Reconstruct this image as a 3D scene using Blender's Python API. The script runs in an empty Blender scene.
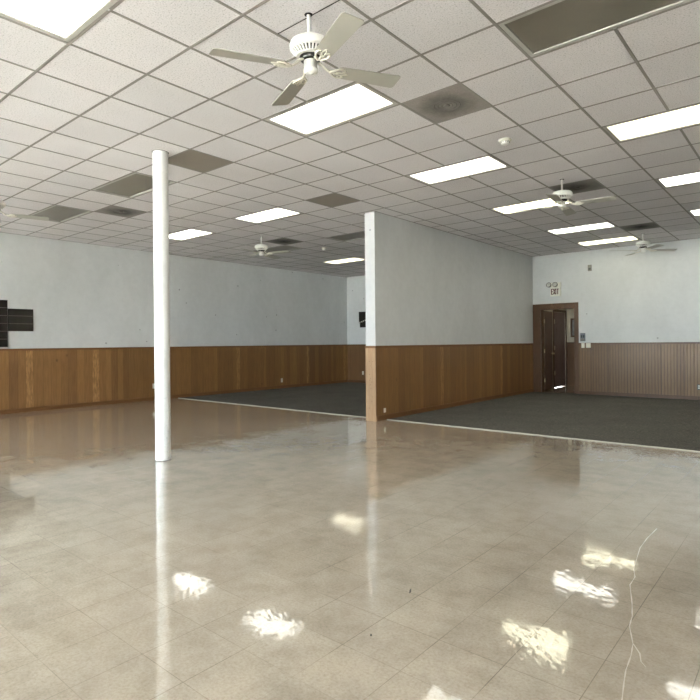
import bpy, bmesh, math, random
from mathutils import Vector, Matrix

random.seed(7)
PI = math.pi
S = bpy.context.scene
C = S.collection
U = 0.6096                     # one ceiling tile (2 ft)
CH = 3.504                     # ceiling height
CAPZ = 1.264                   # top of the wainscot cap
LW, RW = -15.796 * U, 9.0 * U  # left / right wall faces
FW, BW = -13.0 * U, 17.12 * U   # front (window) / back wall faces
PL, PR, PN = -5.762 * U, -5.4275 * U, 6.105 * U   # partition faces and near end
STRIP = 6.5755 * U             # carpet edge


# ------------------------------------------------------------------ helpers
def V(*a):
    return Vector(a)


def obj(name, bm, mat, parent=None, smooth=False):
    me = bpy.data.meshes.new(name)
    bmesh.ops.recalc_face_normals(bm, faces=bm.faces)
    bm.to_mesh(me)
    bm.free()
    if smooth:
        for p in me.polygons:
            p.use_smooth = True
    o = bpy.data.objects.new(name, me)
    C.objects.link(o)
    if mat:
        for m in (mat if isinstance(mat, (list, tuple)) else [mat]):
            me.materials.append(m)
    if parent:
        o.parent = parent
    return o


def tag(o, label, cat, group=None, kind=None):
    o['label'] = label
    o['category'] = cat
    if group:
        o['group'] = group
    if kind:
        o['kind'] = kind
    return o


def thing(name, label, cat, loc=(0, 0, 0), rotz=0, group=None, kind=None):
    o = bpy.data.objects.new(name, None)
    o.empty_display_size = 0.1
    C.objects.link(o)
    o.location = loc
    o.rotation_euler = (0, 0, rotz)
    return tag(o, label, cat, group, kind)


def struct(name, bm, mat, label, cat, smooth=False):
    return tag(obj(name, bm, mat, None, smooth), label, cat, None, 'structure')


def dup(root, loc, rotz, label, group=None):
    r = root.copy()
    C.objects.link(r)
    r.location = loc
    r.rotation_euler = (0, 0, rotz)
    r['label'] = label
    if group:
        r['group'] = group
    for ch in list(root.children):
        c = ch.copy()
        C.objects.link(c)
        c.parent = r
        for g in ch.children:
            d = g.copy()
            C.objects.link(d)
            d.parent = c
    return r


def box(bm, x0, x1, y0, y1, z0, z1, bev=0.0, mi=0):
    b = bmesh.new()
    bmesh.ops.create_cube(b, size=1)
    for v in b.verts:
        v.co = V(x0 + (v.co.x + .5) * (x1 - x0), y0 + (v.co.y + .5) * (y1 - y0), z0 + (v.co.z + .5) * (z1 - z0))
    if bev:
        bmesh.ops.bevel(b, geom=b.edges[:], offset=bev, segments=2, affect='EDGES', profile=.6)
    merge(bm, b, mi=mi)
    return bm


def merge(bm, b, M=None, mi=0):
    vs = [bm.verts.new(M @ v.co if M else v.co) for v in b.verts]
    b.verts.index_update()
    for f in b.faces:
        try:
            nf = bm.faces.new([vs[v.index] for v in f.verts])
            nf.material_index = mi
            nf.smooth = f.smooth
        except ValueError:
            pass
    b.free()


def bx(*a, **k):
    return box(bmesh.new(), *a, **k)


def lathe(bm, prof, n=32, cx=0, cy=0, M=None):
    """prof: list of (r, z) top to bottom; r=0 closes with a point."""
    rings = []
    T = M or Matrix.Identity(4)
    for r, z in prof:
        if r <= 1e-6:
            rings.append([bm.verts.new(T @ V(cx, cy, z))])
        else:
            rings.append([bm.verts.new(T @ V(cx + r * math.cos(2 * PI * i / n), cy + r * math.sin(2 * PI * i / n), z)) for i in range(n)])
    for A, B in zip(rings, rings[1:]):
        for i in range(n):
            j = (i + 1) % n
            a = A if len(A) > 1 else A * n
            b = B if len(B) > 1 else B * n
            q = []
            for v in (a[i], a[j], b[j], b[i]):
                if v not in q:
                    q.append(v)
            if len(q) > 2:
                bm.faces.new(q)
    return bm


def tube(bm, pts, r, n=8, closed=False):
    pts = [Vector(p) for p in pts]
    rings = []
    m = len(pts)
    for i, p in enumerate(pts):
        d = (pts[min(i + 1, m - 1)] - pts[max(i - 1, 0)]).normalized()
        up = V(0, 0, 1) if abs(d.z) < .95 else V(1, 0, 0)
        s = d.cross(up).normalized()
        t = s.cross(d)
        rr = r[i] if isinstance(r, (list, tuple)) else r
        rings.append([bm.verts.new(p + rr * (math.cos(2 * PI * k / n) * s + math.sin(2 * PI * k / n) * t)) for k in range(n)])
    for A, B in zip(rings, rings[1:]):
        for k in range(n):
            bm.faces.new((A[k], A[(k + 1) % n], B[(k + 1) % n], B[k]))
    bm.faces.new(rings[0])
    bm.faces.new(rings[-1])
    return bm


def prism(bm, outline, z0, z1, M=None):
    T = M or Matrix.Identity(4)
    lo = [bm.verts.new(T @ V(x, y, z0)) for x, y in outline]
    hi = [bm.verts.new(T @ V(x, y, z1)) for x, y in outline]
    n = len(outline)
    bm.faces.new(lo)
    bm.faces.new(hi)
    for i in range(n):
        bm.faces.new((lo[i], lo[(i + 1) % n], hi[(i + 1) % n], hi[i]))
    return bm


# ------------------------------------------------------------------ materials
class NT:
    def __init__(s, name):
        s.m = bpy.data.materials.new(name)
        s.m.use_nodes = True
        s.t = s.m.node_tree
        s.t.nodes.clear()
        s.out = s.n('ShaderNodeOutputMaterial')

    def n(s, ty, ins=None, **kw):
        nd = s.t.nodes.new(ty)
        for k, v in kw.items():
            setattr(nd, k, v)
        for k, v in (ins or {}).items():
            if isinstance(v, bpy.types.NodeSocket):
                s.t.links.new(v, nd.inputs[k])
            else:
                nd.inputs[k].default_value = v
        return nd

    def math(s, op, a, b=0.0, c=0.0, clamp=False):
        nd = s.n('ShaderNodeMath', operation=op, use_clamp=clamp)
        for i, v in enumerate((a, b, c)):
            if isinstance(v, bpy.types.NodeSocket):
                s.t.links.new(v, nd.inputs[i])
            else:
                nd.inputs[i].default_value = v
        return nd.outputs[0]

    def vmath(s, op, a, b=(0, 0, 0)):
        nd = s.n('ShaderNodeVectorMath', operation=op)
        for i, v in enumerate((a, b)):
            if isinstance(v, bpy.types.NodeSocket):
                s.t.links.new(v, nd.inputs[i])
            else:
                nd.inputs[i].default_value = v
        return nd.outputs[0]

    def pos(s):
        return s.n('ShaderNodeTexCoord').outputs['Object']

    def scaled(s, vec, sc, loc=(0, 0, 0)):
        return s.n('ShaderNodeMapping', {'Vector': vec, 'Scale': sc, 'Location': loc}).outputs[0]

    def noise(s, vec, scale, detail=3, rough=.55):
        return s.n('ShaderNodeTexNoise', {'Vector': vec, 'Scale': scale, 'Detail': detail, 'Roughness': rough}).outputs['Fac']

    def ramp(s, fac, stops):
        nd = s.n('ShaderNodeValToRGB', {'Fac': fac})
        e = nd.color_ramp.elements
        while len(e) < len(stops):
            e.new(.5)
        for x, (p, c) in zip(e, stops):
            x.position = p
            x.color = (*c, 1) if len(c) == 3 else c
        return nd.outputs['Color']

    def rng(s, f, a, b, c, d):
        return s.n('ShaderNodeMapRange', {'Value': f, 'From Min': a, 'From Max': b, 'To Min': c, 'To Max': d}).outputs[0]

    def mix(s, f, a, b, mode='MIX'):
        nd = s.n('ShaderNodeMix', data_type='RGBA', blend_type=mode)
        for k, v in ((0, f), (6, a), (7, b)):
            if isinstance(v, bpy.types.NodeSocket):
                s.t.links.new(v, nd.inputs[k])
            else:
                nd.inputs[k].default_value = v if k == 0 else (*v, 1)
        return nd.outputs[2]

    def bump(s, h, strength, dist, normal=None):
        ins = {'Height': h, 'Strength': strength, 'Distance': dist}
        if normal:
            ins['Normal'] = normal
        return s.n('ShaderNodeBump', ins).outputs[0]

    def sep(s, v):
        return s.n('ShaderNodeSeparateXYZ', {0: v}).outputs

    def done(s, color, rough, normal=None, metal=0.0, spec=.5, coat=0.0):
        p = s.n('ShaderNodeBsdfPrincipled')
        for k, v in (('Base Color', color), ('Roughness', rough), ('Metallic', metal), ('Specular IOR Level', spec), ('Normal', normal), ('Coat Weight', coat), ('Coat Roughness', .055), ('Coat Normal', normal if coat else None)):
            if v is None:
                continue
            if isinstance(v, bpy.types.NodeSocket):
                s.t.links.new(v, p.inputs[k])
            else:
                p.inputs[k].default_value = (*v, 1) if k == 'Base Color' else v
        s.t.links.new(p.outputs[0], s.out.inputs[0])
        return s.m


def plain(name, col, rough=.5, metal=0, var=.06, scale=14, spec=.5):
    t = NT(name)
    p = t.pos()
    f = t.noise(p, scale, 4)
    c = t.mix(1, col, t.ramp(f, [(.3, (1 - var,) * 3), (.7, (1 + var * .5,) * 3)]), 'MULTIPLY')
    return t.done(c, t.rng(f, .3, .7, rough * .9, min(1, rough * 1.1)), t.bump(t.noise(p, scale * 12, 2), .05, .002), metal, spec)


def emit(name, col, strength, across='Y', half=.28):
    """Acrylic lens lit by tubes behind it: brightest along the tubes, duller towards the rim."""
    t = NT(name)
    p = t.pos()
    x = t.sep(p)
    ends = t.rng(t.math('ABSOLUTE', x['X']), .45, .60, 1, .55)
    edge = t.rng(t.math('ABSOLUTE', x['Y']), .16, .29, 1, .62)
    st = t.math('MULTIPLY', t.math('MULTIPLY', ends, edge), strength)
    e = t.n('ShaderNodeEmission', {'Color': (*col, 1), 'Strength': st})
    t.t.links.new(e.outputs[0], t.out.inputs[0])
    return t.m


def wallpaint(name, col, rough=.6):
    t = NT(name)
    p = t.pos()
    big = t.noise(t.scaled(p, (1, 1, .55)), 1.3, 4)
    fine = t.noise(p, 9, 5, .65)
    c = t.mix(1, col, t.ramp(big, [(.3, (.91, .91, .905)), (.7, (1.03, 1.03, 1.03))]), 'MULTIPLY')
    c = t.mix(1, c, t.ramp(fine, [(.3, (.955, .955, .955)), (.65, (1.02, 1.02, 1.02))]), 'MULTIPLY')
    # a few scuffs and filled nail holes
    v = t.n('ShaderNodeTexVoronoi', {'Vector': p, 'Scale': 2.6, 'Randomness': 1.0})
    sp = t.math('LESS_THAN', t.math('ADD', v.outputs['Distance'], t.math('MULTIPLY', t.noise(p, 40, 2), .05)), .078)
    keep = t.math('GREATER_THAN', t.sep(v.outputs['Color'])['X'], .55)
    c = t.mix(t.math('MULTIPLY', t.math('MULTIPLY', sp, keep), .6), c, (.2, .2, .19))
    return t.done(c, rough, t.bump(t.noise(p, 60, 3), .12, .003), spec=.35)


def wood(name, axis, base, dark, light, plank=.13, bead=0.0, rough=.42, spec=.4):
    """Vertical-grain wall panelling: boards of varying tone along the wall axis ('X' or 'Y')."""
    t = NT(name)
    p = t.pos()
    s = t.sep(p)
    u = s[axis]
    z = s['Z']
    # irregular boards: warp the coordinate before cutting it into boards
    w1 = t.n('ShaderNodeTexNoise', {'W': u, 'Scale': 1.1, 'Detail': 1.0}, noise_dimensions='1D').outputs['Fac']
    uu = t.math('ADD', t.math('DIVIDE', u, plank), t.math('MULTIPLY', w1, 3.0))
    cell = t.math('FLOOR', uu)
    tone = t.n('ShaderNodeTexWhiteNoise', {'W': cell}, noise_dimensions='1D').outputs['Value']
    cell2 = t.math('FLOOR', t.math('DIVIDE', u, 1.219))
    tone2 = t.n('ShaderNodeTexWhiteNoise', {'W': t.math('ADD', cell2, 31.0)}, noise_dimensions='1D').outputs['Value']
    off = t.n('ShaderNodeCombineXYZ', {0: t.math('MULTIPLY', u, 40.0), 1: t.math('MULTIPLY', tone, 50.0), 2: t.math('MULTIPLY', z, 1.6)}).outputs[0]
    grain = t.noise(off, 2.2, 6, .65)
    off2 = t.n('ShaderNodeCombineXYZ', {0: t.math('MULTIPLY', u, 30.0), 1: t.math('MULTIPLY', tone, 37.0), 2: t.math('MULTIPLY', z, 5.0)}).outputs[0]
    fig = t.noise(off2, 1.6, 3, .5)
    c = t.mix(t.rng(tone, 0, 1, .1, 1), dark, base)
    c = t.mix(t.math('MULTIPLY', t.math('GREATER_THAN', tone, .9), .22), c, light)
    c = t.mix(1, c, t.ramp(grain, [(.3, (.74, .72, .70)), (.68, (1.14, 1.14, 1.14))]), 'MULTIPLY')
    figamt = t.math('MULTIPLY', t.math('GREATER_THAN', tone, .9), 0.0 if bead else .55)
    c = t.mix(figamt, c, t.mix(1, c, t.ramp(fig, [(.42, (.82, .78, .74)), (.58, (1.6, 1.65, 1.7))]), 'MULTIPLY'))
    c = t.mix(1, c, t.ramp(tone2, [(0, (.86, .86, .86)), (1, (1.08, 1.08, 1.08))]), 'MULTIPLY')
    fr = t.math('FRACT', uu)
    edge = t.math('LESS_THAN', fr, .035)
    c = t.mix(t.math('MULTIPLY', edge, .45), c, (.04, .022, .01))
    # knots
    kv = t.n('ShaderNodeTexVoronoi', {'Vector': t.scaled(p, (1, 1, .6)), 'Scale': 2.2})
    kn = t.rng(kv.outputs['Distance'], .015, .06, .65, 0)
    c = t.mix(kn, c, (.05, .025, .012))
    nrm = t.bump(grain, .1, .003)
    if bead:
        b = t.math('ABSOLUTE', t.math('SUBTRACT', t.math('FRACT', t.math('DIVIDE', u, bead)), .5))
        groove = t.rng(b, .33, .45, 0, 1)
        c = t.mix(t.math('MULTIPLY', groove, .6), c, (.05, .028, .013))
        nrm = t.bump(t.math('MULTIPLY', groove, -1.0), .8, .006, nrm)
    return t.done(c, t.rng(grain, .3, .7, rough * .85, rough * 1.15), nrm, spec=spec)


def floor_mat(name, k=1.0):
    t = NT(name)
    p = t.pos()
    T = U * .4915
    q = t.scaled(p, (1 / (U * .4985), 1 / T, 1), (-.15 * U / (U * .4985), 3.88 * U / T, 0))
    s = t.sep(q)
    cell = t.n('ShaderNodeCombineXYZ', {0: t.math('FLOOR', s['X']), 1: t.math('FLOOR', s['Y'])}).outputs[0]
    wn = t.n('ShaderNodeTexWhiteNoise', {'Vector': cell}, noise_dimensions='3D')
    f1 = t.noise(p, 75, 5, .7)
    f2 = t.noise(p, 4.5, 6, .68)
    f3 = t.noise(t.scaled(p, (1, 1, 1), (7, 3, 0)), .55, 3, .5)
    c = t.ramp(f1, [(.28, (.385, .325, .25)), (.5, (.50, .432, .340)), (.72, (.56, .492, .398))])
    c = t.mix(1, c, t.ramp(f2, [(.32, (.80, .79, .775)), (.55, (1.0, 1.0, 1.0)), (.7, (1.06, 1.06, 1.06))]), 'MULTIPLY')
    c = t.mix(1, c, t.ramp(f3, [(.3, (.93, .92, .91)), (.7, (1.04, 1.04, 1.04))]), 'MULTIPLY')
    c = t.mix(1, c, t.ramp(wn.outputs['Value'], [(0, (.955, .955, .955)), (1, (1.03, 1.03, 1.03))]), 'MULTIPLY')
    if k != 1:
        c = t.mix(1, c, (k, k, k), 'MULTIPLY')
    ax = t.math('ABSOLUTE', t.math('SUBTRACT', t.math('FRACT', s['X']), .5))
    ay = t.math('ABSOLUTE', t.math('SUBTRACT', t.math('FRACT', s['Y']), .5))
    seam = t.math('MAXIMUM', t.rng(ax, .4915, .498, 0, 1), t.rng(ay, .4920, .4983, 0, .8))
    broken = t.rng(t.noise(p, 1.7, 3), .38, .6, .12, .75)
    c = t.mix(t.math('MULTIPLY', seam, broken), c, (.13, .105, .08))
    # grey scuffs and specks
    sc = t.noise(t.scaled(p, (1, 3.5, 1)), 9, 6, .75)
    c = t.mix(t.rng(sc, .66, .78, 0, .35), c, (.17, .15, .13))
    # each tile lies a hair out of true; wax ripples stretch the reflections
    tilt = t.vmath('MULTIPLY', t.vmath('SUBTRACT', wn.outputs['Color'], (.5, .5, .5)), (.008, .008, 0))
    wv = t.n('ShaderNodeTexNoise', {'Vector': t.scaled(p, (1, 1, 1)), 'Scale': 10.0, 'Detail': 3.0, 'Roughness': .6}).outputs['Color']
    wob = t.vmath('MULTIPLY', t.vmath('SUBTRACT', wv, (.5, .5, .5)), (.011, .011, 0))
    amp = t.rng(t.noise(p, 5.0, 3), .38, .66, .014, .085)
    wv2 = t.n('ShaderNodeTexNoise', {'Vector': t.scaled(t.n('ShaderNodeVectorRotate', {'Vector': p, 'Angle': .55}, rotation_type='Z_AXIS').outputs[0], (1, 2.6, 1)), 'Scale': 27.0, 'Detail': 2.5}).outputs['Color']
    wob2 = t.vmath('MULTIPLY', t.vmath('SUBTRACT', wv2, (.5, .5, .5)), t.n('ShaderNodeCombineXYZ', {0: amp, 1: amp, 2: 0.0}).outputs[0])
    nn = t.vmath('NORMALIZE', t.vmath('ADD', t.n('ShaderNodeNewGeometry').outputs['Normal'], t.vmath('ADD', tilt, t.vmath('ADD', wob, wob2))))
    rough = t.rng(f2, .3, .7, .05, .075)
    return t.done(c, rough, nn, spec=.7, coat=.6)


def carpet_mat(name, col):
    t = NT(name)
    p = t.pos()
    a = t.noise(p, 75, 3, .75)
    b = t.noise(p, 28, 4, .7)
    d = t.noise(p, 1.4, 3)
    c = t.mix(1, col, t.ramp(a, [(.3, (.45, .45, .46)), (.5, (.95, .95, .95)), (.7, (1.75, 1.72, 1.6))]), 'MULTIPLY')
    c = t.mix(1, c, t.ramp(b, [(.35, (.72, .72, .74)), (.65, (1.2, 1.2, 1.18))]), 'MULTIPLY')
    c = t.mix(1, c, t.ramp(d, [(.3, (.88, .88, .88)), (.7, (1.08, 1.08, 1.08))]), 'MULTIPLY')
    return t.done(c, 1.0, t.bump(a, .8, .008), spec=.1)


def tile_mat(name):
    t = NT(name)
    p = t.pos()
    s = t.sep(t.scaled(p, (1 / U, 1 / U, 1)))
    cell = t.n('ShaderNodeCombineXYZ', {0: t.math('FLOOR', s['X']), 1: t.math('FLOOR', s['Y'])}).outputs[0]
    wn = t.n('ShaderNodeTexWhiteNoise', {'Vector': cell}, noise_dimensions='3D')
    q = t.vmath('ADD', p, t.vmath('MULTIPLY', wn.outputs['Color'], (9, 9, 0)))
    pit = t.noise(q, 85, 4, .7)
    c = t.ramp(pit, [(.34, (.42, .405, .40)), (.44, (.70, .675, .685)), (.7, (.80, .772, .785))])
    c = t.mix(1, c, t.ramp(wn.outputs['Value'], [(0, (.95, .95, .95)), (1, (1.03, 1.025, 1.02))]), 'MULTIPLY')
    c = t.mix(1, c, t.ramp(t.noise(p, 1.1, 3), [(.3, (.95, .945, .94)), (.7, (1.02, 1.02, 1.02))]), 'MULTIPLY')
    return t.done(c, .95, t.bump(pit, .35, .004), spec=.15)


def glass_mat(name):
    t = NT(name)
    tr = t.n('ShaderNodeBsdfTransparent', {'Color': (.93, .96, .95, 1)})
    gl = t.n('ShaderNodeBsdfGlossy', {'Roughness': .02})
    fr = t.n('ShaderNodeFresnel', {'IOR': 1.45})
    m = t.n('ShaderNodeMixShader', {0: fr.outputs[0], 1: tr.outputs[0], 2: gl.outputs[0]})
    t.t.links.new(m.outputs[0], t.out.inputs[0])
    return t.m


def soot_mat(name, c0=(.27, .25, .23), c1=(.13, .12, .11), r0=.12, r1=.17):
    """Perforated air outlet panel with soot blown round its centre."""
    t = NT(name)
    p = t.pos()
    s = t.sep(p)
    r = t.math('SQRT', t.math('ADD', t.math('MULTIPLY', s['X'], s['X']), t.math('MULTIPLY', s['Y'], s['Y'])))
    r = t.math('ADD', r, t.math('MULTIPLY', t.math('SUBTRACT', t.noise(p, 7, 4, .65), .5), .22))
    c = t.mix(t.rng(t.math('ABSOLUTE', t.math('SUBTRACT', r, r0)), .02, r1, 0, 1), c1, c0)
    c = t.mix(1, c, t.ramp(t.noise(p, 60, 3), [(.3, (.85, .85, .85)), (.7, (1.1, 1.1, 1.1))]), 'MULTIPLY')
    return t.done(c, .7, spec=.3)


M = {}
M['paint'] = wallpaint('pale grey wall paint', (.655, .665, .66))
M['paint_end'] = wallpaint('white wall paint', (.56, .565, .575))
M['paint_hall'] = wallpaint('hall wall paint', (.62, .57, .46))
M['wood_y'] = wood('brown wall panelling', 'Y', (.275, .147, .050), (.19, .094, .035), (.36, .20, .085), .14)
M['wood_x'] = wood('brown rear wall panelling', 'X', (.215, .112, .048), (.15, .076, .034), (.29, .17, .085), .2)
M['bead'] = wood('beaded brown board', 'X', (.205, .115, .045), (.155, .083, .033), (.26, .15, .068), .42, bead=.063, rough=.36, spec=.4)
M['wood_end'] = wood('pale end board', 'X', (.40, .26, .15), (.34, .21, .115), (.44, .30, .18), .075, rough=.5)
M['trim_y'] = wood('brown trim wood', 'Z', (.20, .095, .034), (.17, .078, .027), (.24, .12, .045), .5)
M['casing'] = wood('dark brown casing', 'X', (.105, .047, .015), (.09, .04, .013), (.12, .054, .018), .3, rough=.38)
M['door'] = wood('dark door veneer', 'Y', (.11, .045, .018), (.10, .04, .016), (.12, .05, .02), .8, rough=.33)
M['door2'] = wood('hall door veneer', 'Y', (.20, .12, .10), (.18, .105, .09), (.22, .13, .11), .8, rough=.3, spec=.7)
M['floor'] = floor_mat('waxed beige floor tile')
M['carpet'] = carpet_mat('charcoal carpet', (.125, .118, .103))
M['strip'] = plain('pale metal edge strip', (.42, .39, .33), .5, .2)
M['tile'] = tile_mat('speckled ceiling tile')
M['grid'] = plain('taupe grid bar', (.25, .232, .21), .6)
M['gap'] = plain('dark gap', (.02, .018, .016), .9)
M['frame'] = plain('off white light frame', (.42, .405, .37), .5)
M['lens_white'] = emit('lit lens cool', (1.0, .985, .88), 3.3)
M['lens_warm'] = emit('lit lens warm', (1.0, .96, .70), 3.2)
M['lens_left'] = emit('lit lens left room', (1.0, .985, .88), 2.9)
M['lens_dim'] = emit('lit lens aged', (1.0, .95, .72), 1.9)
M['lens_off'] = plain('unlit lens', (.165, .148, .118), .38, var=.12, scale=3)
M['stain_panel'] = plain('brown panel', (.235, .205, .172), .7, var=.1, scale=4)
M['soot'] = soot_mat('sooty air panel')
M['soot_dark'] = soot_mat('very sooty air panel', (.24, .225, .205), (.06, .056, .05), .06, .32)
M['white'] = plain('white enamel', (.80, .79, .75), .32, var=.03)
M['cream'] = plain('cream enamel', (.66, .63, .54), .35, var=.03)
M['blade'] = plain('cream fan blade', (.42, .405, .355), .45, var=.05, scale=6)
M['rod'] = plain('white rod', (.78, .77, .74), .3)
M['black'] = plain('black plastic', (.016, .015, .014), .5)
M['panelblack'] = plain('black board', (.011, .008, .006), .75, var=.3, scale=30, spec=.2)
M['seam'] = plain('grey brown seam', (.13, .11, .095), .5)
M['ivory'] = plain('ivory plastic', (.72, .68, .58), .4)
M['olive'] = plain('grey green plate', (.075, .08, .065), .5)
M['grey'] = plain('blue grey plastic', (.10, .115, .13), .4)
M['greyface'] = plain('dark screen', (.025, .03, .035), .25)
M['sensor'] = plain('taupe plastic', (.25, .235, .2), .5)
M['housing'] = plain('beige sign housing', (.80, .79, .70), .45)
M['red'] = plain('dark red lettering', (.07, .008, .008), .6)
M['lampglass'] = plain('grey lamp glass', (.62, .62, .57), .12)
M['brass'] = plain('dull brass', (.55, .45, .28), .35, .8)
M['hinge'] = plain('pale brass hinge', (.75, .66, .5), .35, .5)
M['matboard'] = plain('grey picture', (.33, .32, .29), .5, var=.5, scale=9)
M['glass'] = glass_mat('window glass')
M['alu'] = plain('dark aluminium', (.2, .19, .18), .4, .6)
M['concrete'] = plain('pavement', (.42, .41, .39), .9, var=.15, scale=2)
M['crack'] = plain('pale floor filler', (.58, .52, .44), .4)
M['speck'] = plain('dark scrap', (.05, .04, .03), .8)


def post_mat():
    t = NT('white post paint')
    p = t.pos()
    s = t.sep(p)
    c = t.ramp(t.noise(p, 6, 5, .6), [(.3, (.74, .735, .72)), (.65, (.82, .815, .805))])
    chip = t.math('MULTIPLY', t.math('GREATER_THAN', t.noise(p, 26, 3, .7), .62), t.rng(s['Z'], .0, .9, 1, .12))
    c = t.mix(t.math('MULTIPLY', chip, .55), c, (.28, .29, .30))
    return t.done(c, .38, t.bump(t.noise(p, 30, 3), .1, .004), spec=.45)


M['post'] = post_mat()

# ------------------------------------------------------------------ setting: floor, carpets
fl = struct('floor', bx(LW - .12, RW + .12, FW - .12, BW + .02, -.10, 0), M['floor'], 'waxed beige floor tiles reflecting the ceiling lights', 'floor')
crack = [(2.336, 1.227), (2.322, .82), (2.331, .455), (2.413, -.164), (2.467, -.349), (2.474, -.558), (2.573, -.912), (2.63, -1.15), (2.651, -1.324), (2.734, -1.578),
         (2.761, -1.75), (2.777, -1.946), (2.801, -2.092), (2.838, -2.289), (2.85, -2.6), (2.9, -2.9)]
pts = []
for (a0, b0), (a1, b1) in zip(crack, crack[1:]):
    for k in range(4):
        f = k / 4
        pts.append((a0 + (a1 - a0) * f, b0 + (b1 - b0) * f))
bm = bmesh.new()


def ribbon(bm, pts, w):
    prev = None
    for i, (x, y) in enumerate(pts):
        p = V(x * U, y * U, .0006)
        q = Vector((*[c * U for c in pts[min(i + 1, len(pts) - 1)]], .0006))
        r = Vector((*[c * U for c in pts[max(i - 1, 0)]], .0006))
        d = (q - r).normalized()
        n = V(-d.y, d.x, 0) * w * (.5 + .25 * math.sin(i * 1.7))
        cur = (bm.verts.new(p + n), bm.verts.new(p - n))
        if prev:
            bm.faces.new((prev[0], prev[1], cur[1], cur[0]))
        prev = cur


ribbon(bm, pts, .004)
ribbon(bm, [(2.735, -1.575), (2.80, -1.68), (2.83, -1.78), (2.87, -1.83)], .004)
obj('crack', bm, M['crack'], fl)['label'] = 'wavy pale crack across the floor tiles'

struct('carpet', bx(LW, PL - .016, STRIP + .012, BW - .001, .0005, .009), M['carpet'], 'dark charcoal carpet in the dim room left of the partition', 'carpet')
struct('carpet', bx(PR + .016, RW, STRIP + .012, BW - .001, .0005, .009), M['carpet'], 'dark charcoal carpet in the bay right of the partition, before the exit door', 'carpet')
struct('trim_1', bx(LW + .016, PL - .016, STRIP - .014, STRIP + .014, .0005, .011, bev=.003), M['strip'], 'thin pale strip edging the carpet left of the partition', 'trim')
struct('trim_2', bx(PR + .016, RW, STRIP - .014, STRIP + .014, .0005, .011, bev=.003), M['strip'], 'thin pale strip edging the carpet right of the partition', 'trim')


# ------------------------------------------------------------------ walls
def cap_y(x0, x1, y0, y1, parent, mat):
    bm = bx(x0, x1, y0, y1, CAPZ - .042, CAPZ, bev=.006)
    return obj('cap_rail', bm, mat, parent)


TH = .15
wl = struct('wall_left', bx(LW - TH, LW, FW - .12, BW + .15, 0, CH + .25), M['paint'], 'long pale grey left wall above brown wood wainscot', 'wall')
obj('wainscot', bx(LW, LW + .012, FW, BW, .085, CAPZ - .03), M['wood_y'], wl)
cap_y(LW, LW + .026, FW, BW, wl, M['trim_y'])
struct('baseboard_left', bx(LW, LW + .02, FW, BW - .02, .0, .09, bev=.004), M['trim_y'], 'brown wooden baseboard along the left wall', 'baseboard')

# partition: drywall core, white end, panelling on both faces
wp = struct('wall_partition', bx(PL + .012, PR - .012, PN + .012, BW + .02, 0, CH), M['paint'], 'free-ended partition wall with pale grey upper half and brown wainscot', 'wall')
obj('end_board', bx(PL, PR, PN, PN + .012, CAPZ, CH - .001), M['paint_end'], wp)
o = obj('end_panel', bx(PL - .004, PR + .004, PN - .012, PN + .012, .0, CAPZ - .035, bev=.004), M['wood_end'], wp)
o['label'] = 'pale oak board with nail holes on the partition end'
for s_, x0, x1 in ((-1, PL, PL + .012), (1, PR - .012, PR)):
    obj('upper_panel', bx(x0, x1, PN + .012, BW, CAPZ, CH - .001), M['paint'], wp)
    obj('wainscot', bx(x0 - (.003 if s_ < 0 else 0), x1 + (.003 if s_ > 0 else 0), PN + .012, BW, .085, CAPZ - .03), M['wood_y'], wp)
bm = bx(PL - .014, PR + .014, PN - .022, BW, CAPZ - .040, CAPZ, bev=.006)
obj('cap_rail', bm, M['trim_y'], wp)
bm = bmesh.new()
for z in (3.205, 1.095):
    lathe(bm, [(0, .004), (.012, .003), (.013, 0)], 10, M=Matrix.Translation(((PL + PR) / 2 + (.01 if z > 3 else -.012), PN - .0005, z)) @ Matrix.Rotation(PI / 2, 4, 'X'))
obj('nail_head', bm, M['grey'], wp)
bm = bmesh.new()
random.seed(3)
for k in range(14):
    z = random.choice([random.uniform(.1, .5), random.uniform(.3, .8), random.uniform(.05, 1.1)])
    lathe(bm, [(0, .003), (.004, .002), (.006, 0)], 8, M=Matrix.Translation((PL + .10 + random.uniform(-.03, .05), PN - .0125, z)) @ Matrix.Rotation(PI / 2, 4, 'X'))
obj('nail_hole', bm, M['speck'], wp)['kind'] = 'stuff'
struct('baseboard_partition', bx(PR, PR + .014, PN + .012, BW - .02, .0, .09, bev=.004), M['trim_y'], 'brown wooden baseboard along the right face of the partition', 'baseboard')
struct('baseboard_partition_left', bx(PL - .014, PL, PN + .012, BW - .02, .0, .09, bev=.004), M['trim_y'], 'brown wooden baseboard along the left face of the partition', 'baseboard')

# back wall with the doorway
DX0, DX1, DZ = -5.085 * U, -3.70 * U, 2.132     # doorway opening
CX0, CX1, CZ = PR + .004, -3.55 * U, 2.262       # outside of its casing
bm = bmesh.new()
box(bm, LW - .12, DX0, BW, BW + TH, 0, CH + .25)
box(bm, DX1, RW + .12, BW, BW + TH, 0, CH + .25)
box(bm, DX0, DX1, BW, BW + TH, DZ, CH + .25)
wb = struct('wall_back', bm, M['paint'], 'pale grey back wall with the exit doorway and ribbed wainscot', 'wall')
obj('wainscot', bx(CX1, RW, BW - .012, BW, .085, CAPZ - .03), M['bead'], wb)['label'] = 'ribbed brown beadboard'
obj('wainscot', bx(LW + .012, PL - .003, BW - .012, BW, .085, CAPZ - .03), M['wood_x'], wb)
for x0, x1 in ((CX1, RW), (LW + .026, PL - .014)):
    obj('cap_rail', bx(x0, x1, BW - .026, BW, CAPZ - .040, CAPZ, bev=.006), M['casing'], wb)
struct('baseboard_back', bx(CX1 + .001, RW, BW - .02, BW, .0, .09, bev=.004), M['casing'], 'brown baseboard below the ribbed wainscot right of the doorway', 'baseboard')
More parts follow.
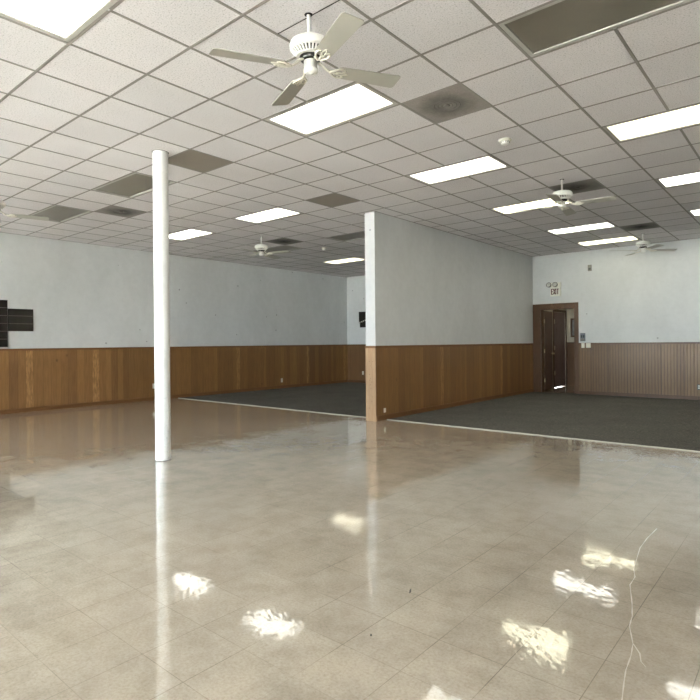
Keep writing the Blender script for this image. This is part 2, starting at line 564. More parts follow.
struct('baseboard_back_left', bx(LW + .02, PL - .014, BW - .02, BW, .0, .09, bev=.004), M['casing'], 'brown baseboard at the far end of the dim left room', 'baseboard')

# doorway: casing, open leaf, hinges
d1 = thing('door_1', 'dark brown wooden door standing open in the exit doorway', 'door', (0, 0, 0), kind='structure')
cs = bmesh.new()
box(cs, CX0, DX0, BW - .022, BW, 0, CZ, bev=.004)
box(cs, DX1, CX1, BW - .022, BW, 0, CZ, bev=.004)
box(cs, DX0, DX1, BW - .022, BW, DZ, CZ, bev=.004)
obj('casing', cs, M['casing'], d1)
js = bmesh.new()
box(js, DX0, DX0 + .018, BW, BW + TH, 0, DZ)
box(js, DX1 - .018, DX1, BW, BW + TH, 0, DZ)
box(js, DX0 + .018, DX1 - .018, BW, BW + TH, DZ - .018, DZ)
obj('jamb', js, M['casing'], d1)
HX, HY = DX0 + .022, BW + TH + .02
ang = math.radians(96)
leafT = Matrix.Translation((HX, HY, 0)) @ Matrix.Rotation(ang, 4, 'Z')
bm = bx(0, .80, .0, .042, .03, DZ - .03, bev=.002)
bmesh.ops.transform(bm, matrix=leafT, verts=bm.verts)
leaf = obj('leaf', bm, M['door'], d1)
kb = bmesh.new()
lathe(kb, [(0, .07), (.018, .068), (.027, .055), (.025, .042), (.012, .034), (.011, .008), (.03, .006), (.03, 0)], 20,
      M=leafT @ Matrix.Translation((.735, 0, .98)) @ Matrix.Rotation(PI / 2, 4, 'X'))
obj('knob', kb, M['brass'], leaf, True)
for z in (.3, 1.06, 1.83):
    bm = bx(-.012, .05, -.004, .006, z - .05, z + .05, bev=.002)
    bmesh.ops.transform(bm, matrix=leafT, verts=bm.verts)
    obj('hinge', bm, M['brass'], leaf)
bm = bx(DX0 + .018, DX1 - .018, BW + .0, BW + TH, .0005, .010, bev=.003)
obj('threshold', bm, M['casing'], d1)

# hall behind the doorway
HLX, HRX, HEY = -5.40 * U, -3.2 * U, 21.15 * U
hy0 = BW + TH
struct('floor_hall', bx(HLX - .1, HRX + .1, hy0 - .02, HEY + .1, -.1, .0), M['floor'], 'shiny tile floor of the hall beyond the doorway', 'floor')
struct('ceiling_hall', bx(HLX - .1, HRX + .1, hy0, HEY + .1, 2.6, 2.7), M['paint_hall'], 'plain ceiling of the hall beyond the doorway', 'ceiling')
d2y0, d2y1, d2z = 19.45 * U, 20.98 * U, 2.13
bm = bmesh.new()
box(bm, HLX - .1, HLX, hy0, d2y0, 0, 2.6)
box(bm, HLX - .1, HLX, d2y1, HEY + .1, 0, 2.6)
box(bm, HLX - .1, HLX, d2y0, d2y1, d2z, 2.6)
struct('wall_hall_left', bm, M['paint_hall'], 'left side wall of the hall beyond the doorway', 'wall')
struct('wall_hall_right', bx(HRX, HRX + .1, hy0, HEY + .1, 0, 2.6), M['paint_hall'], 'right side wall of the hall beyond the doorway', 'wall')
we = struct('wall_hall_end', bx(HLX, HRX, HEY, HEY + .1, 0, 2.6), M['paint_hall'], 'cream end wall of the hall seen through the open doorway', 'wall')
obj('wainscot', bx(HLX, HRX, HEY - .012, HEY, .0, 1.25), M['wood_x'], we)
obj('cap_rail', bx(HLX, HRX, HEY - .02, HEY, 1.235, 1.275, bev=.004), M['casing'], we)
d2 = thing('door_2', 'closed brown door in the side wall of the hall beyond', 'door', (0, 0, 0), kind='structure')
cs = bmesh.new()
box(cs, HLX, HLX + .02, d2y0 - .07, d2y0, 0, d2z + .07, bev=.004)
box(cs, HLX, HLX + .02, d2y1, d2y1 + .07, 0, d2z + .07, bev=.004)
box(cs, HLX, HLX + .02, d2y0, d2y1, d2z, d2z + .07, bev=.004)
obj('casing', cs, M['casing'], d2)
lf2 = obj('leaf', bx(HLX - .055, HLX - .008, d2y0 + .004, d2y1 - .004, .01, d2z - .004), M['door2'], d2)
for z in (.42, 1.12, 1.86):
    obj('hinge', bx(HLX - .008, HLX + .022, d2y0 - .012, d2y0 + .045, z - .06, z + .06, bev=.003), M['hinge'], lf2)

# front wall with the shop windows (behind the camera) and right wall
bays = [(-15.3, -11.2), (-10.9, -6.8), (-6.5, -2.4), (-2.1, 2.0), (2.3, 6.4)]
Z0, Z1 = .45, 2.85
bm = bmesh.new()
box(bm, LW - .12, RW + .12, FW - TH, FW, 0, Z0)
box(bm, LW - .12, RW + .12, FW - TH, FW, Z1, CH + .25)
xs = [LW / U - .2] + [v for b in bays for v in b] + [RW / U + .2]
for i in range(0, len(xs), 2):
    box(bm, xs[i] * U, xs[i + 1] * U, FW - TH, FW, Z0, Z1)
struct('wall_front', bm, M['paint'], 'front wall with a row of shop windows behind the viewer', 'wall')
for i, (a, b) in enumerate(bays):
    w = thing('window_%d' % (i + 1), 'shop window number %d from the left wall in the front wall' % (i + 1), 'window', (0, 0, 0), kind='structure')
    x0, x1 = a * U, b * U
    bm = bmesh.new()
    y0, y1 = FW - TH + .03, FW - .04
    box(bm, x0, x1, y0, y1, Z0, Z0 + .05)
    box(bm, x0, x1, y0, y1, Z1 - .05, Z1)
    box(bm, x0, x0 + .05, y0, y1, Z0 + .05, Z1 - .05)
    box(bm, x1 - .05, x1, y0, y1, Z0 + .05, Z1 - .05)
    xm = (x0 + x1) / 2
    box(bm, xm - .025, xm + .025, y0, y1, Z0 + .05, Z1 - .05)
    obj('window_frame', bm, M['alu'], w)
    ym = (y0 + y1) / 2
    for xa, xb in ((x0 + .05, xm - .025), (xm + .025, x1 - .05)):
        obj('pane', bx(xa, xb, ym - .003, ym + .003, Z0 + .05, Z1 - .05), M['glass'], w)
    obj('sill', bx(x0 - .03, x1 + .03, FW - .01, FW + .05, Z0 - .03, Z0, bev=.005), M['casing'], w)
    L = bpy.data.lights.new('window_daylight', 'AREA')
    L.shape = 'RECTANGLE'
    L.size, L.size_y = x1 - x0, Z1 - Z0
    L.cycles.is_portal = True
    lo = bpy.data.objects.new('window_daylight', L)
    lo.location = ((x0 + x1) / 2, FW - TH - .02, (Z0 + Z1) / 2)
    lo.rotation_euler = (PI / 2, 0, 0)
    C.objects.link(lo)
struct('baseboard_front', bx(LW + .02, RW, FW, FW + .02, 0, .09), M['trim_y'], 'brown baseboard under the front shop windows', 'baseboard')
wr = struct('wall_right', bx(RW, RW + TH, FW - .12, BW + .15, 0, CH + .25), M['paint'], 'pale grey right wall above brown wood wainscot', 'wall')
obj('wainscot', bx(RW - .012, RW, FW, BW - .012, .085, CAPZ - .03), M['wood_y'], wr)
obj('cap_rail', bx(RW - .026, RW, FW, BW - .026, CAPZ - .04, CAPZ, bev=.006), M['trim_y'], wr)
struct('baseboard_right', bx(RW - .02, RW, FW + .02, BW - .02, 0, .09), M['trim_y'], 'brown wooden baseboard along the right wall', 'baseboard')
struct('ground', bx(-60, 60, -90, FW - TH, -.25, -.12), M['concrete'], 'pale concrete pavement outside the front windows', 'ground')

# ------------------------------------------------------------------ ceiling
# light panels: (a, b, state)
LIGHTS = [
    (-3, -4, 'white', 'very large lit ceiling light panel cut by the top left corner of the photo'),
    (-3, 0, 'white', 'lit ceiling light panel right beside the blades of the nearest ceiling fan'),
    (-3, 4, 'white', 'lit ceiling light panel midway between the smoke detector tile and the partition top'),
    (-3, 8, 'warm', 'yellowish lit ceiling light panel crossed by a blade of the fan beside the partition'),
    (-3, 12, 'white', 'lit ceiling light panel just beyond the fan hung right of the partition'),
    (-3, 15, 'warm', 'lit ceiling light panel closest to the back wall, left of the farthest fan'),
    (1, 4, 'warm', 'largest lit ceiling light panel cut by the right photo edge, first of that column'),
    (1, 8, 'white', 'second lit ceiling light panel down the column at the right photo edge'),
    (1, 12, 'white', 'third lit ceiling light panel down the column at the right photo edge'),
    (1, 15, 'white', 'last tiny lit ceiling light panel at the right photo edge, by the back wall'),
    (-9, 4, 'left', 'lit ceiling light panel above the fan in the left room, right one of its row'),
    (-13, 4, 'left', 'lit ceiling light panel appearing just right of the white post, near the left wall'),
    (-13, 12, 'dim', 'lit ceiling light panel deep in the left room beside the partition edge'),
    (1, 0, 'off', 'big dark unlit ceiling light panel at the top right corner of the photo'),
    (-9, 0, 'off', 'dark unlit ceiling light panel touching the left side of the white post'),
    (-13, 0, 'off', 'dark unlit ceiling light panel nearest the left wall, behind a fan blade tip'),
    (-9, 8, 'off', 'dark unlit ceiling light panel running into the upper left edge of the partition'),
    (-13, 8, 'off', 'dark unlit ceiling light panel behind the fan in the left room'),
]
DIFF = [(-1, 1, 'soot', 'sooty square air diffuser beside the panel light near the middle of the ceiling'),
        (-11, 1, 'soot', 'sooty square air diffuser among the dark panels left of the white post'),
        (-1, 7, 'soot_dark', 'blackened air diffuser right behind the fan hung beside the partition'),
        (-1, 13, 'soot_dark', 'blackened air diffuser right before the fan farthest from the viewer'),
        (-11, 7, 'soot_dark', 'blackened air diffuser beside the fan in the dim left room')]
PANEL = [(-6, 0, 'plain brown square ceiling panel touching the right side of the white post'),
         (-6, 4, 'plain brown square ceiling panel in front of the partition top')]
owner = {}
for n, (a, b, s_, _l) in enumerate(LIGHTS):
    owner[(a, b)] = owner[(a + 1, b)] = n
for n, d in enumerate(DIFF):
    owner[(d[0], d[1])] = 100 + n
for n, d in enumerate(PANEL):
    owner[(d[0], d[1])] = 200 + n
ai0, ai1, bi0, bi1 = -16, 9, -13, 18


def clip(a0, a1, b0, b1):
    return max(a0 * U, LW), min(a1 * U, RW), max(b0 * U, FW), min(b1 * U, BW)


bm = bmesh.new()
for i in range(ai0, ai1):
    for j in range(bi0, bi1):
        if (i, j) in owner:
            continue
        x0, x1, y0, y1 = clip(i, i + 1, j, j + 1)
        if x1 - x0 < .001 or y1 - y0 < .001:
            continue
        bm.faces.new([bm.verts.new(V(x, y, CH + .0026)) for x, y in ((x0, y0), (x0, y1), (x1, y1), (x1, y0))])
ceil = struct('ceiling', bm, M['tile'], 'suspended ceiling of white speckled tiles in a taupe grid', 'ceiling')
G = .0115
bm = bmesh.new()
for i in range(ai0, ai1 + 1):
    for j in range(bi0, bi1):
        if owner.get((i - 1, j), -1) == owner.get((i, j), -2):
            continue
        x = i * U
        _, _, y0, y1 = clip(0, 1, j, j + 1)
        if LW < x < RW and y1 - y0 > .001 and not (PL < x < PR and y1 > PN):
            box(bm, x - G, x + G, y0, y1, CH, CH + .0024)
for j in range(bi0, bi1 + 1):
    for i in range(ai0, ai1):
        if owner.get((i, j - 1), -1) == owner.get((i, j), -2):
            continue
        y = j * U
        x0, x1, _, _ = clip(i, i + 1, 0, 1)
        if FW < y < BW and x1 - x0 > .001:
            box(bm, x0 + G, x1 - G, y - G, y + G, CH + .0003, CH + .0024)
# wall angles
for (x0, x1, y0, y1) in ((LW, LW + .02, FW, BW), (LW, RW, BW - .02, BW), (PR, PR + .018, PN, BW), (PL - .018, PL, PN, BW), (RW - .02, RW, FW, BW)):
    box(bm, x0, x1, y0, y1, CH - .001, CH + .0024)
obj('suspension_grid', bm, M['grid'], ceil)
obj('tile_seam', bx(-1 * U + G, 0 - G, -1.5 * U - .004, -1.5 * U + .004, CH + .0012, CH + .0025), M['gap'], ceil)
struct('roof', bx(LW - .12, RW + .12, FW - .12, BW + .02, CH + .25, CH + .35), M['paint'], 'roof deck above the suspended ceiling', 'roof')


def light_panel(name, lens, first):
    a, b, s_, lab = first
    t = thing(name, lab, 'light', ((a + 1) * U, (b + .5) * U, CH), 0, 'fluorescent ceiling light panels')
    hx, hy = U - G, U / 2 - G
    w = .034
    bm = bmesh.new()
    for x0, x1, y0, y1 in ((-hx, hx, -hy, -hy + w), (-hx, hx, hy - w, hy), (-hx, -hx + w, -hy + w, hy - w), (hx - w, hx, -hy + w, hy - w)):
        box(bm, x0, x1, y0, y1, .001, .02, bev=.003)
    obj('frame', bm, M['frame'], t)
    obj('lens', bx(-hx + w, hx - w, -hy + w, hy - w, .010, .014), lens, t)
    bm = bx(-hx, hx, -hy, hy, .021, .10)
    obj('body', bm, M['frame'], t)
    return t


protos = {}
for L_ in LIGHTS:
    a, b, s_, lab = L_
    if s_ not in protos:
        protos[s_] = light_panel('ceiling_light', M['lens_' + s_], L_)
    else:
        dup(protos[s_], ((a + 1) * U, (b + .5) * U, CH), 0, lab)

dproto = {}
for a, b, m, lab in DIFF:
    loc = ((a + .5) * U, (b + .5) * U, CH)
    if m not in dproto:
        t = thing('air_diffuser', lab, 'vent', loc, 0, 'square air diffusers in the ceiling')
        h = U / 2 - G
        obj('panel', bx(-h, h, -h, h, .001, .012, bev=.002), M[m], t)
        bm = bmesh.new()
        for r in (.052, .088, .122):
            lathe(bm, [(r - .012, .001), (r, -.006), (r + .004, -.004), (r - .006, .001)], 40)
        obj('louver_ring', bm, M[m], t, True)
        bm = bmesh.new()
        lathe(bm, [(.026, .001), (.03, -.007), (.024, -.011), (0, -.012)], 28)
        obj('centre_cap', bm, M[m], t, True)
        bm = bmesh.new()
        lathe(bm, [(.15, .249), (.15, .012), (.14, .012), (.14, .249), (.15, .249)], 28)
        obj('duct_neck', bm, M['grid'], t, True)
        dproto[m] = t
    else:
        dup(dproto[m], loc, 0, lab)
pp = None
for a, b, lab in PANEL:
    loc = ((a + .5) * U, (b + .5) * U, CH)
    h = U / 2 - G
    o = tag(obj('ceiling_panel', bx(-h, h, -h, h, .001, .010, bev=.002), M['stain_panel']), lab, 'panel', 'brown square ceiling panels')
    o.location = loc

# smoke detectors
sp = None
for a, b, lab in ((-.457, 3.461, 'white round smoke detector on the tile between fan and light panels right of centre'), (-10.371, 9.423, 'tiny round smoke detector on the ceiling of the dim left room')):
    loc = (a * U, b * U, CH + .0024)
    if sp is None:
        sp = thing('smoke_detector', lab, 'smoke detector', loc, 0, 'smoke detectors')
        bm = bmesh.new()
        lathe(bm, [(.066, 0), (.068, -.006), (.064, -.014), (.05, -.018), (0, -.018)], 36)
        obj('base', bm, M['cream'], sp, True)
        bm = bmesh.new()
        lathe(bm, [(.044, -.017), (.048, -.028), (.044, -.044), (.030, -.054), (.016, -.057), (0, -.057)], 36)
        obj('sensing_head', bm, M['white'], sp, True)
        bm = bmesh.new()
        for k in range(12):
            box(bm, -.004, .004, -.003, .003, -.036, -.030)
            bm.verts.ensure_lookup_table()
            bmesh.ops.transform(bm, matrix=Matrix.Rotation(2 * PI * k / 12, 4, 'Z') @ Matrix.Translation((.047, 0, 0)), verts=bm.verts[-8:])
        obj('slot', bm, M['black'], sp)['kind'] = 'stuff'
    else:
        dup(sp, loc, 0, lab)


# ------------------------------------------------------------------ ceiling fans
def make_fan(label, loc, rot):
    t = thing('ceiling_fan', label, 'ceiling fan', loc, rot, 'white four blade ceiling fans')
    bm = bmesh.new()
    lathe(bm, [(.0125, .02), (.0125, -.15)], 20)
    obj('downrod', bm, M['rod'], t, True)
    bm = bmesh.new()
    lathe(bm, [(.05, .0024), (.048, -.001), (.013, -.0015)], 28)
    o = obj('ceiling_hole', bm, M['gap'], t)
    o.scale = (.55, .55, 1)
    bm = bmesh.new()
    lathe(bm, [(.0125, -.150), (.02, -.152), (.024, -.157), (.07, -.160), (.108, -.167), (.127, -.179), (.134, -.196), (.135, -.219), (.133, -.228), (.126, -.233), (.10, -.235), (0, -.235)], 48)
    obj('motor_housing', bm, M['white'], t, True)
    bm = bmesh.new()
    lathe(bm, [(.112, -.232), (.080, -.268), (0, -.268)], 40)
    core = obj('vent_core', bm, M['black'], t, True)
    bm = bmesh.new()
    n = 30
    for k in range(n):
        b = bmesh.new()
        bmesh.ops.create_cube(b, size=1)
        for v in b.verts:
            top = v.co.z > 0
            r = (.131 if top else .088) if v.co.x > 0 else (.112 if top else .076)
            v.co = V(r, v.co.y * (.0125 if v.co.x > 0 and top else .0095), -.229 if top else -.268)
        merge(bm, b, Matrix.Rotation(2 * PI * k / n, 4, 'Z'))
    lathe(bm, [(.093, -.263), (.093, -.273), (.072, -.275), (.072, -.263), (.093, -.263)], 40)
    obj('vent_ribs', bm, M['white'], t)
    bm = bmesh.new()
    lathe(bm, [(.062, -.270), (.066, -.276), (.066, -.298), (.05, -.302), (0, -.302)], 36)
    obj('flywheel', bm, M['black'], t, True)
    bm = bmesh.new()
    lathe(bm, [(.040, -.296), (.045, -.302), (.045, -.352), (.048, -.354), (.048, -.366), (.044, -.378), (.030, -.384), (.012, -.385), (.010, -.389), (0, -.390)], 36)
    obj('switch_cup', bm, M['white'], t, True)
    PITCH = math.radians(FANPITCH)
    for k in range(4):
        R = Matrix.Rotation(k * PI / 2, 4, 'Z')
        # blade
        out = []
        r0, r1, w0, w1 = .185, .6635, .058, .0715

        def corner(cx, cy, rad, a0, a1, n=6):
            return [(cx + rad * math.cos(a0 + (a1 - a0) * i / n), cy + rad * math.sin(a0 + (a1 - a0) * i / n)) for i in range(n + 1)]
        rc = .022
        out += corner(r1 - rc, w1 - rc, rc, PI / 2, 0)
        out += corner(r1 - rc, -w1 + rc, rc, 0, -PI / 2)
        out += corner(r0 + .03, -w0 + .03, .03, -PI / 2, -PI)
        out += corner(r0 + .03, w0 - .03, .03, PI, PI / 2)
        T = R @ Matrix.Translation((0, 0, -.346)) @ Matrix.Rotation(PITCH, 4, 'X')
        bm = bmesh.new()
        prism(bm, out, -.003, .003, T)
        obj('blade', bm, M['blade'], t)
        # scrolled blade iron
        bm = bmesh.new()
        tb = lambda pts, r: tube(bm, [T @ V(*p) for p in pts], r)
        mains = [(.055, 0, .05), (.09, 0, .03), (.12, .002, .002), (.15, 0, -.008), (.185, 0, -.009), (.215, 0, -.008)]
        tb(mains, [.010, .010, .009, .008, .008, .007])
        for s in (-1, 1):
            tb([(.135, 0, -.006), (.155, .018 * s, -.010), (.18, .036 * s, -.010), (.205, .046 * s, -.008), (.23, .044 * s, -.007), (.245, .032 * s, -.007), (.238, .021 * s, -.007), (.224, .023 * s, -.007)],
               [.007, .0075, .0075, .007, .0065, .006, .005, .004])
            tb([(.175, 0, -.009), (.20, .010 * s, -.009), (.23, .012 * s, -.008), (.262, .006 * s, -.007), (.275, 0, -.007)], [.006, .006, .006, .005, .004])
            b = bmesh.new()
            lathe(b, [(0, -.013), (.006, -.012), (.008, -.004)], 10, .212, .040 * s)
            merge(bm, b, T)
        obj('blade_iron', bm, M['cream'], t, True)
    return t


FANPITCH = -10
FANS = [(-.458, -1.531, -24.5, 'nearest and largest white four blade ceiling fan at top centre'),
        (-.546, 6.60, 8, 'white ceiling fan beyond the smoke detector, right of the partition'),
        (-.68, 14.75, 39, 'farthest white ceiling fan, hung in front of the back wall'),
        (-10.447, 6.40, 17, 'small white ceiling fan in the dim room left of the partition'),
        (-10.5, -1.5, 72, 'white ceiling fan cut off by the left edge of the photo')]
fan0 = None
for a, b, ph, lab in FANS:
    loc = (a * U, b * U, CH)
    if fan0 is None:
        fan0 = make_fan(lab, loc, math.radians(ph))
        lean = (Matrix.Rotation(math.radians(2.9), 3, 'X') @ Matrix.Rotation(math.radians(ph), 3, 'Z')).to_euler()
    else:
        dup(fan0, loc, math.radians(ph), lab)
fan0.rotation_euler = lean      # this one hangs a little out of plumb

# ------------------------------------------------------------------ white post
pt = thing('support_post', 'round white painted steel post standing on the shiny tile floor', 'post', (-5.566 * U, -.268 * U, 0))
bm = bmesh.new()
lathe(bm, [(.0, .001), (.085, .001), (.086, .02), (.085, .05), (.085, CH + .002)], 56)
o = obj('shaft', bm, M['post'], pt, True)
bm = bmesh.new()
lathe(bm, [(.0855, CH + .0024), (.092, CH + .0024), (.092, CH - .0005), (.0855, CH - .0005)], 48)
obj('ceiling_gap', bm, M['gap'], pt)  # black ring colours in the shaded gap where the post meets the ceiling
bm = bmesh.new()
lathe(bm, [(.0905, .0005), (.0905, .004), (.085, .008)], 48)
obj('base_bead', bm, M['seam'], pt)

# ------------------------------------------------------------------ things on the walls
# black boards on the left wall
def board(name, y0, y1, z0, z1, seams, label):
    t = thing(name, label, 'wall panel', (LW, (y0 + y1) / 2, z0), 0, 'black boards on the left wall')
    h = (y1 - y0) / 2
    obj('board', bx(.0005, .022, -h, h, 0, z1 - z0, bev=.003), M['panelblack'], t)
    for z in seams:
        obj('seam', bx(.021, .0235, -h + .003, h - .003, z - z0 - .0035, z - z0 + .0035), M['seam'], t)
    return t


board('wall_panel', -.29 * U, .448 * U, 1.297, 2.204, (1.45, 1.602, 1.752, 1.905, 2.055), 'tall black seamed board on the left wall, cut by the photo edge')
board('wall_panel', .462 * U, 1.202 * U, 1.606, 2.043, (1.752, 1.905), 'small black seamed board on the left wall right beside the taller board')


def outlet(loc, rotz, label, plate, face, group='electric outlets'):
    t = thing('wall_outlet', label, 'outlet', loc, rotz, group)
    obj('cover_plate', bx(-.035, .035, -.006, 0, -.058, .058, bev=.002), plate, t)
    for z in (-.022, .022):
        r = obj('receptacle', bx(-.017, .017, -.009, -.005, z - .014, z + .014, bev=.003), face, t)
        bm = bmesh.new()
        for x in (-.007, .007):
            box(bm, x - .0015, x + .0015, -.0095, -.0085, z - .004, z + .006)
        obj('slot', bm, M['black'], r)
    return t


o1 = outlet((LW + .0125, 12.208 * U, .24), PI / 2, 'ivory outlet low on the left wall wainscot above the carpet', M['ivory'], M['ivory'])
dup(o1, (LW + .0125, 5.50 * U, .34), PI / 2, 'ivory outlet peeking out left of the white post, low on the left wall')
dup(o1, (PR + .0035, 6.49 * U, .165), PI / 2, 'ivory outlet low on the partition wainscot near its free end').scale = (.8, 1, .62)
dup(o1, (-14.707 * U, BW - .0125, .33), 0, 'pale outlet at the far end of the left room beside the partition edge')
outlet((.56 * U, BW - .0125, .29), 0, 'dark plate outlet low on the ribbed wainscot at the right photo edge', M['olive'], M['ivory'])


def switch(x0, x1, z0, z1, n, label):
    t = thing('light_switch', label, 'light switch', ((x0 + x1) / 2, BW - .027, (z0 + z1) / 2), 0, 'light switches by the doorway')
    w, h = (x1 - x0) / 2, (z1 - z0) / 2
    obj('cover_plate', bx(-w, w, -.007, 0, -h, h, bev=.002), M['ivory'], t)
    for k in range(n):
        x = (k - (n - 1) / 2) * .046
        obj('toggle', bx(x - .005, x + .005, -.020, -.006, -.004, .014, bev=.002), M['white'], t)


switch(-3.435 * U, -3.315 * U, 1.142, 1.258, 1, 'single ivory light switch below the grey keypad, beside the door casing')
switch(-3.262 * U, -3.085 * U, 1.145, 1.258, 2, 'double ivory light switch plate right of the single switch by the doorway')
t = thing('wall_keypad', 'dark blue grey keypad on the wall just right of the door casing', 'keypad', (-3.39 * U, BW, 1.40))
obj('case', bx(-.058, .058, -.03, -.0005, -.10, .102, bev=.006), M['grey'], t)
for x in (-.026, .024):
    obj('display', bx(x - .018, x + .018, -.032, -.029, -.01, .055), M['greyface'], t)
obj('lower_cover', bx(-.048, .048, -.033, -.029, -.085, -.03, bev=.002), M['seam'], t)
t = thing('wall_sensor', 'small taupe sensor box high on the back wall, right of the exit sign', 'sensor', (-3.096 * U, BW, 3.076))
obj('case', bx(-.043, .043, -.04, -.0005, -.075, .075, bev=.008), M['sensor'], t)
obj('window', bx(-.028, .028, -.044, -.039, -.05, .0, bev=.003), M['olive'], t)

# exit sign with emergency lamps
ex = thing('exit_sign', 'white exit sign with red letters and two emergency lamps above the doorway', 'exit sign', (-4.445 * U, BW, 2.441))
obj('housing', bx(-.125, .13, -.06, -.0005, 0, .215, bev=.008), M['housing'], ex)
obj('lamp_box', bx(-.125, .135, -.055, -.0005, .217, .345, bev=.008), M['housing'], ex)
bm = bmesh.new()
sx, lw, lh, st = -.104, .043, .142, .021
z0 = .045


def bar(bm, x0, zz0, x1, zz1, w):
    d = V(x1 - x0, 0, zz1 - zz0)
    n = V(-d.z, 0, d.x).normalized() * w / 2
    a, b = V(x0, 0, zz0), V(x1, 0, zz1)
    q = [a + n, a - n, b - n, b + n]
    lo = [bm.verts.new(p + V(0, -.0600, 0)) for p in q]
    hi = [bm.verts.new(p + V(0, -.0640, 0)) for p in q]
    bm.faces.new(lo)
    bm.faces.new(hi)
    for i in range(4):
        bm.faces.new((lo[i], lo[(i + 1) % 4], hi[(i + 1) % 4], hi[i]))


x = sx
bar(bm, x + st / 2, z0, x + st / 2, z0 + lh, st)
for f in (.05, .5, .95):
    bar(bm, x + st, z0 + lh * f, x + lw + .004, z0 + lh * f, st)
x += .060
bar(bm, x, z0, x + lw, z0 + lh, st)
bar(bm, x, z0 + lh, x + lw, z0, st)
x += .058
bar(bm, x + .006, z0, x + .004, z0 + lh, st)
x += .028
bar(bm, x + lw / 2, z0, x + lw / 2, z0 + lh - st, st)
bar(bm, x - .003, z0 + lh - st / 2, x + lw + .003, z0 + lh - st / 2, st)
o = obj('lettering', bm, M['red'], ex)
o['label'] = 'dark red word EXIT'
for x in (-.150, .008):
    bm = bmesh.new()
    T = Matrix.Translation((x, -.06, .285)) @ Matrix.Rotation(PI / 2 - .2, 4, 'X')
    lathe(bm, [(0, -.035), (.035, -.03), (.056, -.005), (.062, .03), (.062, .045), (.054, .046), (.052, .04)], 28, M=T)
    hd = obj('lamp_head', bm, M['olive'], ex, True)
    bm = bmesh.new()
    lathe(bm, [(.052, .038), (.03, .044), (0, .046)], 28, M=T)
    obj('lamp_lens', bm, M['lampglass'], hd, True)

# black poster at the far end of the left room
ps = thing('wall_poster', 'black poster with pale marks on the far wall beside the partition edge', 'poster', (-14.5 * U, BW, 1.815))
obj('sheet', prism(bmesh.new(), [(-.275, .142), (-.235, .142), (-.235, 0), (.3, 0), (.3, .512), (-.275, .512)], -.0005, .018, Matrix.Rotation(PI / 2, 4, 'X')), M['panelblack'], ps)
bm = bmesh.new()
random.seed(11)
for k in range(7):
    x = -.25 + k * .075
    obj('pale_mark', bx(x, x + random.uniform(.02, .05), -.0205, -.0178, .15 + .02 * k, .15 + .02 * k + random.uniform(.02, .05)), M['ivory'], ps)

# picture in the hall
pc = thing('framed_picture', 'dark framed picture on the hall end wall seen through the doorway', 'picture', (-4.86 * U, HEY, 1.695))
bm = bmesh.new()
w, h, f = .205, .272, .042
for x0, x1, z0_, z1_ in ((-w, w, -h, -h + f), (-w, w, h - f, h), (-w, -w + f, -h + f, h - f), (w - f, w, -h + f, h - f)):
    box(bm, x0, x1, -.03, -.0005, z0_, z1_, bev=.005)
obj('frame', bm, M['casing'], pc)
obj('print', bx(-w + f, w - f, -.012, -.001, -h + f, h - f), M['matboard'], pc)

# hall lamp above, out of sight past the door head
hl = thing('ceiling_lamp', 'small lit dome lamp on the hall ceiling', 'lamp', ((HLX + HRX) / 2, 19.2 * U, 2.6))
t = NT('dim lamp glass')
e = t.n('ShaderNodeEmission', {'Color': (1, .9, .75, 1), 'Strength': 8.0})
t.t.links.new(e.outputs[0], t.out.inputs[0])
bm = bmesh.new()
lathe(bm, [(.13, -.012), (.12, -.05), (.07, -.08), (0, -.09)], 28)
obj('dome', bm, t.m, hl, True)
bm = bmesh.new()
lathe(bm, [(.14, -.0005), (.145, -.012), (.13, -.014), (0, -.014)], 28)
obj('ring', bm, M['brass'], hl, True)

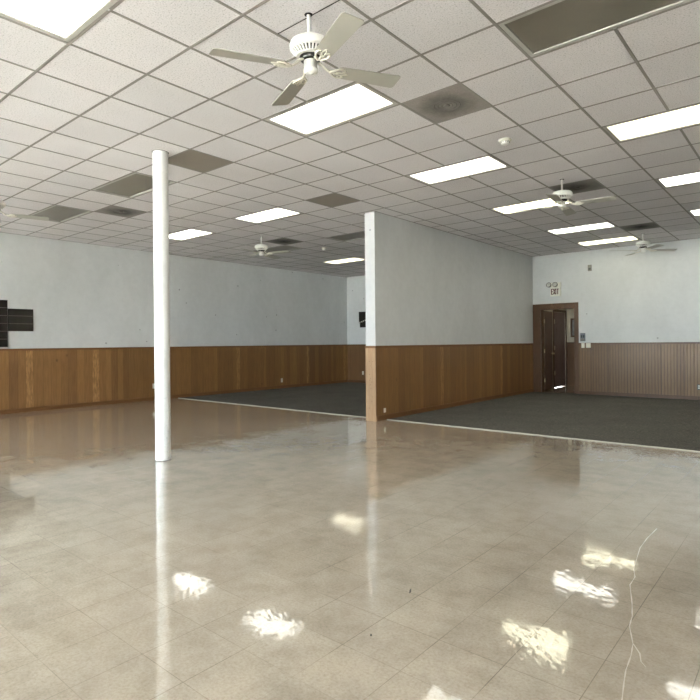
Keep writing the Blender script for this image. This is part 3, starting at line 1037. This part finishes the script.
# scraps on the floor
scr = [((1.05, -1.89), .026, .006, 'tiny dark scrap lying on the shiny floor near the middle'),
       ((1.229, -2.673), .008, .006, 'dark crumb on the floor in front of the scrap, low in the photo')]
for (a, b), l, w, lab in scr:
    bm = bmesh.new()
    prism(bm, [(-l, -w * .3), (-l * .3, -w), (l * .4, -w * .6), (l, -w * .2), (l * .8, w * .5), (0, w * .7), (-l * .7, w * .4)], 0, .004, Matrix.Rotation(2.0, 4, 'Z'))
    bmesh.ops.bevel(bm, geom=bm.edges[:], offset=.0008, segments=1, affect='EDGES')
    o = tag(obj('floor_scrap', bm, M['speck']), lab, 'scrap')
    o.location = (a * U, b * U, .0005)

# ------------------------------------------------------------------ world, camera
w = bpy.data.worlds.new('World')
S.world = w
w.use_nodes = True
bg = w.node_tree.nodes['Background']
bg.inputs[0].default_value = (.86, .93, 1.0, 1)
bg.inputs[1].default_value = 14.5
sun = bpy.data.lights.new('sun', 'SUN')
sun.energy = 640.0
sun.color = (1.0, .95, .91)
sun.angle = math.radians(.6)
so = bpy.data.objects.new('sun', sun)
C.objects.link(so)
so.rotation_euler = V(.25, 1.0, -1.5).to_track_quat('-Z', 'Y').to_euler()
so.location = (0, -20, 30)

cam = bpy.data.cameras.new('camera')
co = bpy.data.objects.new('camera', cam)
C.objects.link(co)
yaw, roll = -.7076, -.0093
fwd = V(math.sin(yaw), math.cos(yaw), 0)
r = V(math.cos(yaw), -math.sin(yaw), 0)
u = r.cross(fwd)
c_, s_ = math.cos(roll), math.sin(roll)
R_, U_ = c_ * r + s_ * u, -s_ * r + c_ * u
co.matrix_world = Matrix((
    (R_.x, U_.x, -fwd.x, 3.742 * U),
    (R_.y, U_.y, -fwd.y, -5.866 * U),
    (R_.z, U_.z, -fwd.z, 1.3158),
    (0, 0, 0, 1)))
cam.sensor_width = 36
cam.lens = 550.80 / 700 * 36
cam.shift_x = (350 - 345.73) / 700
cam.shift_y = (342.90 - 350) / 700
cam.clip_start = .05
S.camera = co

S.view_settings.view_transform = 'Standard'
S.view_settings.look = 'None'
S.view_settings.exposure = 0.78
S.view_settings.gamma = 1.0
S.view_settings.use_curve_mapping = False
S.cycles.max_bounces = 10
S.cycles.diffuse_bounces = 6
S.cycles.glossy_bounces = 5
S.cycles.transparent_max_bounces = 12
S.cycles.use_denoising = True
S.cycles.sample_clamp_indirect = 12
